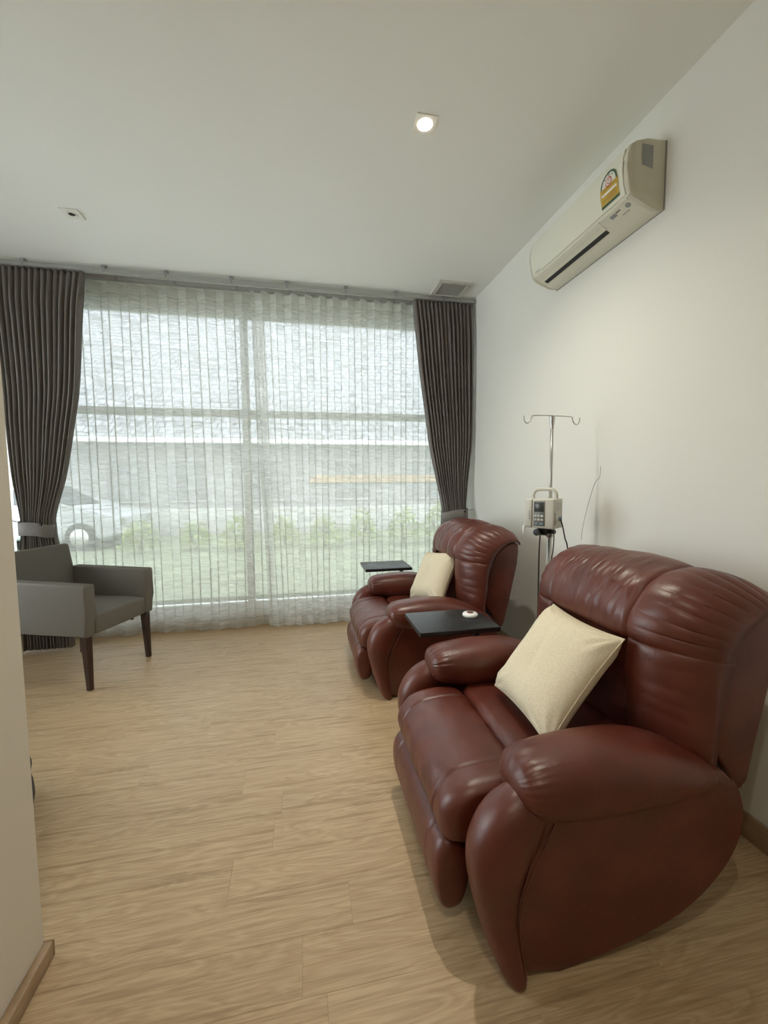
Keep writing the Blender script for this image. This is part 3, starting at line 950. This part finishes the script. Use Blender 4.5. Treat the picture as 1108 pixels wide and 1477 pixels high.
    flat('white_band', [(sy+.008, sz+.046), (sy+W-.008, sz+.046), (sy+W-.008, sz+.056), (sy+.008, sz+.056)], wh, st, .0026)
    og = mat('sticker_print', (.36, .20, .04), .5)
    for z0, a_, b_ in ((.068, .01, .10), (.035, .012, .07), (.026, .012, .095), (.017, .012, .06)):
        flat('print_line', [(sy+a_, sz+z0), (sy+b_, sz+z0), (sy+b_, sz+z0+.0035), (sy+a_, sz+z0+.0035)], og, st, .0026)
    # small maker's mark near the far lower corner (illegible in the photograph)
    flat('small_mark', [(LY-.10, .064), (LY-.055, .064), (LY-.055, .068), (LY-.10, .068)], M['grey_label'], t, .0022)
    return t
make_ac()

# ------------------------------------------------------------------ infusion stand and pump
def make_stand():
    t = thing('infusion_stand', 'steel infusion stand with a two hook bar between the recliners', 'stand', (1.325, 2.0, 0))
    for k in range(5):
        a = 2*PI*k/5 + .3
        c, s = math.cos(a), math.sin(a)
        lg = tube('leg', [(0, 0, .085), (.1*c, .1*s, .08), (.19*c, .19*s, .06)], .011, M['metal'], t, sides=8)
        lathe('caster', [(.006, -.012), (.026, -.010), (.027, 0), (.026, .010), (.006, .012)], M['black'], lg, c=(.19*c, .19*s, .027), sides=16, axis='y')
        tube('caster_stem', [(.19*c, .19*s, .03), (.19*c, .19*s, .062)], .006, M['metal'], lg, sides=8)
    lathe('hub', [(.03, .06), (.034, .075), (.034, .1), (.02, .115)], M['metal'], t)
    tube('lower_pole', [(0, 0, .1), (0, 0, 1.075)], .0125, M['metal'], t, sides=16)
    lathe('collar', [(.0125, 1.04), (.0185, 1.045), (.0185, 1.085), (.012, 1.09)], M['metal'], t)
    tube('upper_pole', [(-0, 0, 1.08), (0, 0, 1.64)], .0085, M['metal'], t, sides=14)
    lathe('pole_tip', [(.0085, 1.63), (.013, 1.67), (.014, 1.698), (.0, 1.70)], M['metal'], t, sides=16)
    d = Vector((1, .04, 0)).normalized()
    def P(u, z): return (d.x*u, d.y*u, z)
    pts = []
    hb = [(-.172, 1.695), (-.170, 1.675), (-.160, 1.66), (-.145, 1.659), (-.132, 1.672), (-.125, 1.691), (-.112, 1.699)]
    pts = [P(u, z) for u, z in hb] + [P(0, 1.701)] + [P(-u, z) for u, z in hb[::-1]]
    tube('hook_bar', pts, .0032, M['metal'], t, sides=8, n=80)
    return t
make_stand()

def make_pump():
    # local: x right across the face, -y out of the face
    t = thing('infusion_pump', 'cream infusion pump clamped to the steel stand', 'pump', (1.268, 1.962, 1.10), math.radians(-56))
    P = mat('pump_cream', (.58, .57, .50), .4); PD = mat('pump_dark_cream', (.40, .39, .35), .45)  # second tone is a darker cream for latch, vents and clip
    box('housing', -.045, .072, -.055, .06, .0, .158, P, t, bev=.008, seg=3)
    box('door', -.083, -.044, -.060, .05, .002, .155, P, t, bev=.006, seg=3)
    box('door_label', -.060, -.054, -.0612, -.060, .045, .095, M['grey_label'], t)
    box('door_latch', -.078, -.050, -.0615, -.059, .012, .016, PD, t)
    kp = box('control_panel', -.036, .024, -.058, -.053, .012, .145, mat('panel_grey', (.20, .21, .20), .4), t, bev=.001, seg=1)
    box('screen', -.032, .020, -.0592, -.057, .088, .138, mat('dim_screen', (.055, .06, .058), .2), kp, bev=.001, seg=1)
    for i in range(3):
        for j in range(2):
            box('key', -.031+i*.018, -.018+i*.018, -.0605, -.057, .060-j*.019, .071-j*.019, mat('key_white', (.55, .56, .52), .4), kp, bev=.0015, seg=1)
    for i in range(2):
        box('key', -.028+i*.027, -.008+i*.027, -.0605, -.057, .018, .029, mat('key_blue', (.16, .22, .28), .4), kp, bev=.0015, seg=1)
    # handle
    hp = [(-.062, -.0, .150), (-.064, 0, .178), (-.050, 0, .200), (-.028, 0, .206), (.028, 0, .206), (.048, 0, .200), (.060, 0, .178), (.058, 0, .150)]
    tube('handle', hp, .0095, P, t, sides=12, n=48)
    # vents and blue mark on the right side
    for i in range(5): box('side_vent', .0718, .0728, -.02, .035, .095+.009*i, .099+.009*i, PD, t)
    box('side_mark', .0718, .0730, .005, .045, .04, .06, mat('side_blue', (.10, .16, .30), .4), t)
    box('side_clip', .0715, .076, -.045, -.038, .02, .085, PD, t, bev=.001, seg=1)
    # clamp
    bm = bmesh.new()
    add_box(bm, -.03, .02, -.02, .055, -.040, .0, .004)
    add_box(bm, .01, .05, .01, .035, -.032, -.012, .004)
    from_bm('clamp', bm, M['black'], t)
    lathe('clamp_knob', [(.008, -.03), (.018, -.028), (.018, -.008), (.008, -.004)], M['black'], t, c=(-.018, -.03, -.022), sides=14, axis='y')
    # paper tag at the left
    tg = mesh('paper_tag', [(-.084, -.05, .06), (-.088, -.01, .062), (-.118, -.02, -.005), (-.092, -.058, -.042), (-.086, -.06, -.02)], [(0, 1, 2, 3, 4)], mat('tag_paper', (.48, .48, .44), .7), t, smooth=False)
    md = tg.modifiers.new('thick', 'SOLIDIFY'); md.thickness = .001
    # cables
    C = M['black']
    tube('cable', [(-.022, .0, -.03), (-.026, .0, -.15), (-.030, .01, -.4), (-.03, .02, -.7), (.02, .05, -1.02), (.06, .06, -1.094)], .004, C, t, sides=8, n=50)
    tube('cable', [(.050, .0, .005), (.052, .0, -.06), (.045, .01, -.12), (.03, .03, -.19), (.02, .05, -.4), (.05, .06, -.9), (.09, .05, -1.094)], .003, C, t, sides=8, n=50)
    tube('cable', [(.074, .02, .05), (.084, .025, .02), (.098, .03, -.05), (.112, .035, -.12), (.12, .05, -.4), (.11, .06, -.9), (.12, .07, -1.094)], .0036, C, t, sides=8, n=50)
    return t
make_pump()

# ------------------------------------------------------------------ ceiling fittings
def make_downlight(label, loc, lit):
    t = thing('downlight', label, 'downlight', loc, group='square ceiling downlights')
    fr = mat('downlight_white', (.80, .79, .74), .5)
    bm = bmesh.new()
    # square trim with a round opening, hanging 6 mm below the ceiling
    n, h, r = 32, .052, .036
    rings = []
    for z in (-.0005, -.006):
        sq = []
        for k in range(n):
            q = 2*PI*k/n + PI/4
            c, s = math.cos(q), math.sin(q); mm = max(abs(c), abs(s))
            sq.append(bm.verts.new((h*c/mm, h*s/mm, z)))
        ci = [bm.verts.new((r*math.cos(2*PI*k/n+PI/4), r*math.sin(2*PI*k/n+PI/4), z)) for k in range(n)]
        rings.append((sq, ci))
    for k in range(n):
        j = (k+1) % n
        bm.faces.new((rings[1][0][k], rings[1][0][j], rings[1][1][j], rings[1][1][k]))
        bm.faces.new((rings[0][0][k], rings[0][0][j], rings[1][0][j], rings[1][0][k]))
        bm.faces.new((rings[0][1][k], rings[0][1][j], rings[1][1][j], rings[1][1][k]))
    from_bm('trim', bm, fr, t)
    if lit:
        lathe('bulb', [(.0, -.010), (.02, -.010), (.031, -.007), (.034, -.002)], emit('warm_bulb', (1, .86, .62), 60), t, sides=24)
    else:
        lathe('bezel', [(.036, -.005), (.033, -.008), (.022, -.009), (.019, -.005)], fr, t, sides=28)
        lathe('eye', [(.0, -.010), (.013, -.009), (.019, -.005)], M['black'], t, sides=24)
    return t
make_downlight('lit square ceiling downlight near the air conditioner', (.607, 1.991, ZC), True)
make_downlight('unlit white square ceiling downlight with a dark eye, above the armchair', (-1.40, 3.03, ZC), False)
make_downlight('added lit square ceiling downlight overhead just behind the viewer', (-.1, -.1, ZC), True)  # unseen fitting, added to brighten the room
make_downlight('added lit square ceiling downlight at the far end behind the viewer', (.1, -1.5, ZC), True)  # also out of view and added for fill light
def lamp(name, x, y, p, tilt=0):
    ld = bpy.data.lights.new(name, 'SPOT')
    ld.energy = p; ld.color = (1, .93, .80); ld.spot_size = math.radians(136); ld.spot_blend = 1.0; ld.shadow_soft_size = .03
    o = bpy.data.objects.new(name, ld); COL.objects.link(o)
    o.location = (x, y, ZC-.013); o.rotation_euler = (0, -tilt, 0)
lamp('downlight_beam', .607, 1.991, LAMP_POWER)
lamp('downlight_beam', -.1, -.1, LAMP_POWER*.55)  # fill beam of the added fitting just behind the viewer
lamp('downlight_beam', .1, -1.5, LAMP_POWER*.15)  # weak fill beam of the added fitting at the far end

# exhaust fan grille
fg = thing('exhaust_grille', 'square white ceiling exhaust grille above the right curtain', 'vent', (1.320, 3.545, ZC))
bm = bmesh.new()
for a in ((-.152, .152, -.137, -.105), (-.152, .152, .105, .137), (-.152, -.110, -.105, .105), (.110, .152, -.105, .105)):
    add_box(bm, a[0], a[1], a[2], a[3], -.016, -.0, .003, 1)
from_bm('frame', bm, mat('grille_frame', (.62, .61, .56), .5), fg)
box('backing', -.11, .11, -.105, .105, -.003, -.0, mat('grille_dark', (.10, .10, .095), .7), fg)
for i in range(16):
    yy = -.100 + i*.2/15
    box('slat', -.11, .11, yy-.0035, yy+.0035, -.012, -.003, mat('grille_slat', (.40, .395, .37), .5) if i == 0 else bpy.data.materials['grille_slat'], fg)
box('latch_slot', -.02, .02, -.124, -.118, -.0168, -.0155, M['grey_label'], fg)

# ------------------------------------------------------------------ outdoors
struct(box('ground', -40, 40, YB+.2, 60, -.35, -.15, add_noise(mat('pale_paving', (.42, .45, .40), .8), nscale=3, c0=(.20, .21, .20), c1=(.26, .27, .26))))
lawn = struct(box('lawn', -12, 9, 5.4, 12.2, -.15, -.10, add_noise(mat('lawn_green', (.22, .30, .12), .9), nscale=12, c0=(.17, .20, .13), c1=(.25, .275, .19), bump=.5, bdist=.03)))
gw = tag(box('garden_wall', -14, 10, 12.4, 12.6, -.15, .62, mat('garden_wall_grey', (.50, .51, .49), .8), bev=.01), 'long low pale garden wall outside beyond the bushes', 'wall')

def make_bush(loc, r, h, seed, label):
    rnd = random.Random(seed)
    t = thing('bush', label, 'bush', loc, group='green bushes outside the window')
    verts, faces = [], []
    for k in range(420):
        a = rnd.random()*2*PI; e = rnd.random(); rr = r*(.55+.45*rnd.random())
        el = math.acos(1-e)
        p = Vector((rr*math.sin(el)*math.cos(a), rr*math.sin(el)*math.sin(a), .12*h + .88*h*math.cos(el)*(.6+.4*rnd.random())))
        d = Vector((rnd.uniform(-1, 1), rnd.uniform(-1, 1), rnd.uniform(-.2, 1))).normalized()
        s = d.cross(Vector((rnd.uniform(-1, 1), rnd.uniform(-1, 1), rnd.uniform(-1, 1)))).normalized()
        L_, W_ = rnd.uniform(.05, .10), rnd.uniform(.015, .03)
        i = len(verts)
        verts += [p, p+d*L_*.5+s*W_, p+d*L_, p+d*L_*.5-s*W_]
        faces.append((i, i+1, i+2, i+3))
    o = mesh('foliage', verts, faces, M['leaf'], t, smooth=False, recalc=False)
    o['kind'] = 'stuff'
    for k in range(3):
        a = rnd.random()*6.28
        tube('stem', [(0, 0, 0), (.3*r*math.cos(a), .3*r*math.sin(a), h*.55)], .012, M['dark_wood'], t, sides=5)
    return t
M['leaf'] = add_noise(mat('leaf_green', (.22, .34, .06), .6), nscale=6, c0=(.16, .24, .06), c1=(.36, .42, .14))
bushes = [(-3.35, 9.2, .40, .75), (-2.35, 9.5, .38, .65), (-1.4, 9.2, .42, .8), (-.45, 9.5, .38, .7), (.45, 9.2, .42, .75), (1.35, 9.5, .42, .85), (2.3, 9.2, .42, .9), (3.2, 9.5, .42, .95)]
ORD = ['first', 'second', 'third', 'fourth', 'fifth', 'sixth', 'seventh', 'eighth']
for i, (x, yy, r, h) in enumerate(bushes):
    make_bush((x, yy, -.10), r, h, 50+i, 'leafy green bush outside the window, ' + ORD[i] + ' from the left in its row')

def make_house():
    t = thing('neighbour_house', 'pale house with a broad tiled roof beyond the garden', 'house', (0, 14, -.15))
    wm = mat('house_wall', (.46, .465, .465), .8)
    box('wall', -11, 9, 0, 6, 0, 2.95, wm, t)
    # tiled roof: courses of tiles, each row lapped over the row below
    rows, slope = 36, math.radians(41)
    rm = add_noise(mat('roof_tile', (.46, .47, .49), .7), scale=(3, 1, 1), nscale=2, c0=(.29, .30, .32), c1=(.36, .37, .39))
    bm = bmesh.new()
    for r in range(rows):
        d0 = r*.30
        yy, zz = -.9 + d0*math.cos(slope), 2.80 + d0*math.sin(slope)
        n = 84
        for k in range(n):
            x0 = -11.6 + k*.25 + (.125 if r % 2 else 0)
            a = [bm.verts.new(p) for p in ((x0+.01, yy, zz+.045), (x0+.24, yy, zz+.045), (x0+.24, yy+.36*math.cos(slope), zz+.36*math.sin(slope)+.01), (x0+.01, yy+.36*math.cos(slope), zz+.36*math.sin(slope)+.01),
                                           (x0+.01, yy, zz+.015), (x0+.24, yy, zz+.015))]
            bm.faces.new(a[:4]); bm.faces.new((a[0], a[4], a[5], a[1]))
    ro = from_bm('roof_tiles', bm, rm, t); ro['kind'] = 'stuff'
    Ld = rows*.30
    prism('roof_deck', [(-.95, 2.72), (-.9, 2.80), (-.9+Ld*math.cos(slope), 2.80+Ld*math.sin(slope)), (-.9+2*Ld*math.cos(slope), 2.80)], -11.6, 9.5, wm, t, axis='x') if False else None
    dk = [(-.9, 2.78), (-.9+Ld*math.cos(slope), 2.78+Ld*math.sin(slope)), (-.9+2*Ld*math.cos(slope), 2.78)]
    prism('roof_deck', dk, -11.6, 9.6, wm, t, axis='x', angle=20)
    box('gutter', -11.7, 9.7, -1.02, -.88, 2.70, 2.84, M['white'], t, bev=.02)
    wd = mat('house_glass', (.30, .31, .315), .4); fm = mat('house_window_frame', (.54, .545, .54), .6)
    for x in (-8.2, -5.4, -3.6, -1.2, 1.6, 4.2, 6.6):
        w = box('window', x-.6, x+.6, -.06, .02, .9, 2.3, fm, t)
        for s in (-1, 1): box('pane', x+s*.29-.26, x+s*.29+.26, -.075, -.058, .97, 2.23, wd, w)
    bb = mat('tan_brick', (.62, .47, .32), .8)
    bnd = box('brick_ledge', .2, 8.8, -.14, -.0, 1.50, 1.54, bb, t)
    for r in range(2):
        for k in range(28):
            x0 = .2+k*.3+(.15 if r else 0)
            box('brick', x0, x0+.285, -.12, -.01, 1.545+r*.105, 1.64+r*.105, bb, bnd)
    return t
make_house()

def make_car():
    t = thing('car', 'white car parked outside at the left, seen through the sheer curtain', 'car', (-6.0, 10.9, -.15), math.radians(-6))
    cw = mat('car_white', (.42, .44, .46), .3)
    body = [(-2.1, .35), (-2.1, .85), (-1.95, 1.0), (-1.5, 1.05), (-.9, 1.42), (.1, 1.45), (.85, 1.02), (1.7, .92), (2.05, .75), (2.1, .4), (1.75, .28), (-1.8, .28)]
    prism('body', body, -.85, .85, cw, t, bev=.09, seg=4, angle=50)
    gl = mat('car_glass', (.10, .11, .12), .15)
    for s in (-1, 1):
        prism('side_window', [(-1.35, 1.07), (-.85, 1.37), (.05, 1.39), (.65, 1.05)], *sorted((s*.845, s*.858)), gl, t)
        for x in (-1.3, 1.3):
            wh = lathe('wheel', [(.0, -.09), (.30, -.09), (.33, -.05), (.33, .05), (.30, .09), (0, .09)], M['black'], t, c=(x, s*.80, .33), sides=24, axis='y')
            lathe('wheel_rim', [(.0, -.005), (.19, -.005), (.2, 0), (.0, .005)], M['metal'], wh, c=(x, s*.893, .33), sides=18, axis='y')
        lathe('headlamp', [(.0, -.02), (.08, -.01), (.1, .02)], M['metal'], t, c=(2.06, s*.6, .66), sides=14, axis='x')
    prism('windscreen', [(.14, 1.447), (.88, 1.03), (.885, 1.04), (.145, 1.457)], -.68, .68, gl, t)
    return t
make_car()
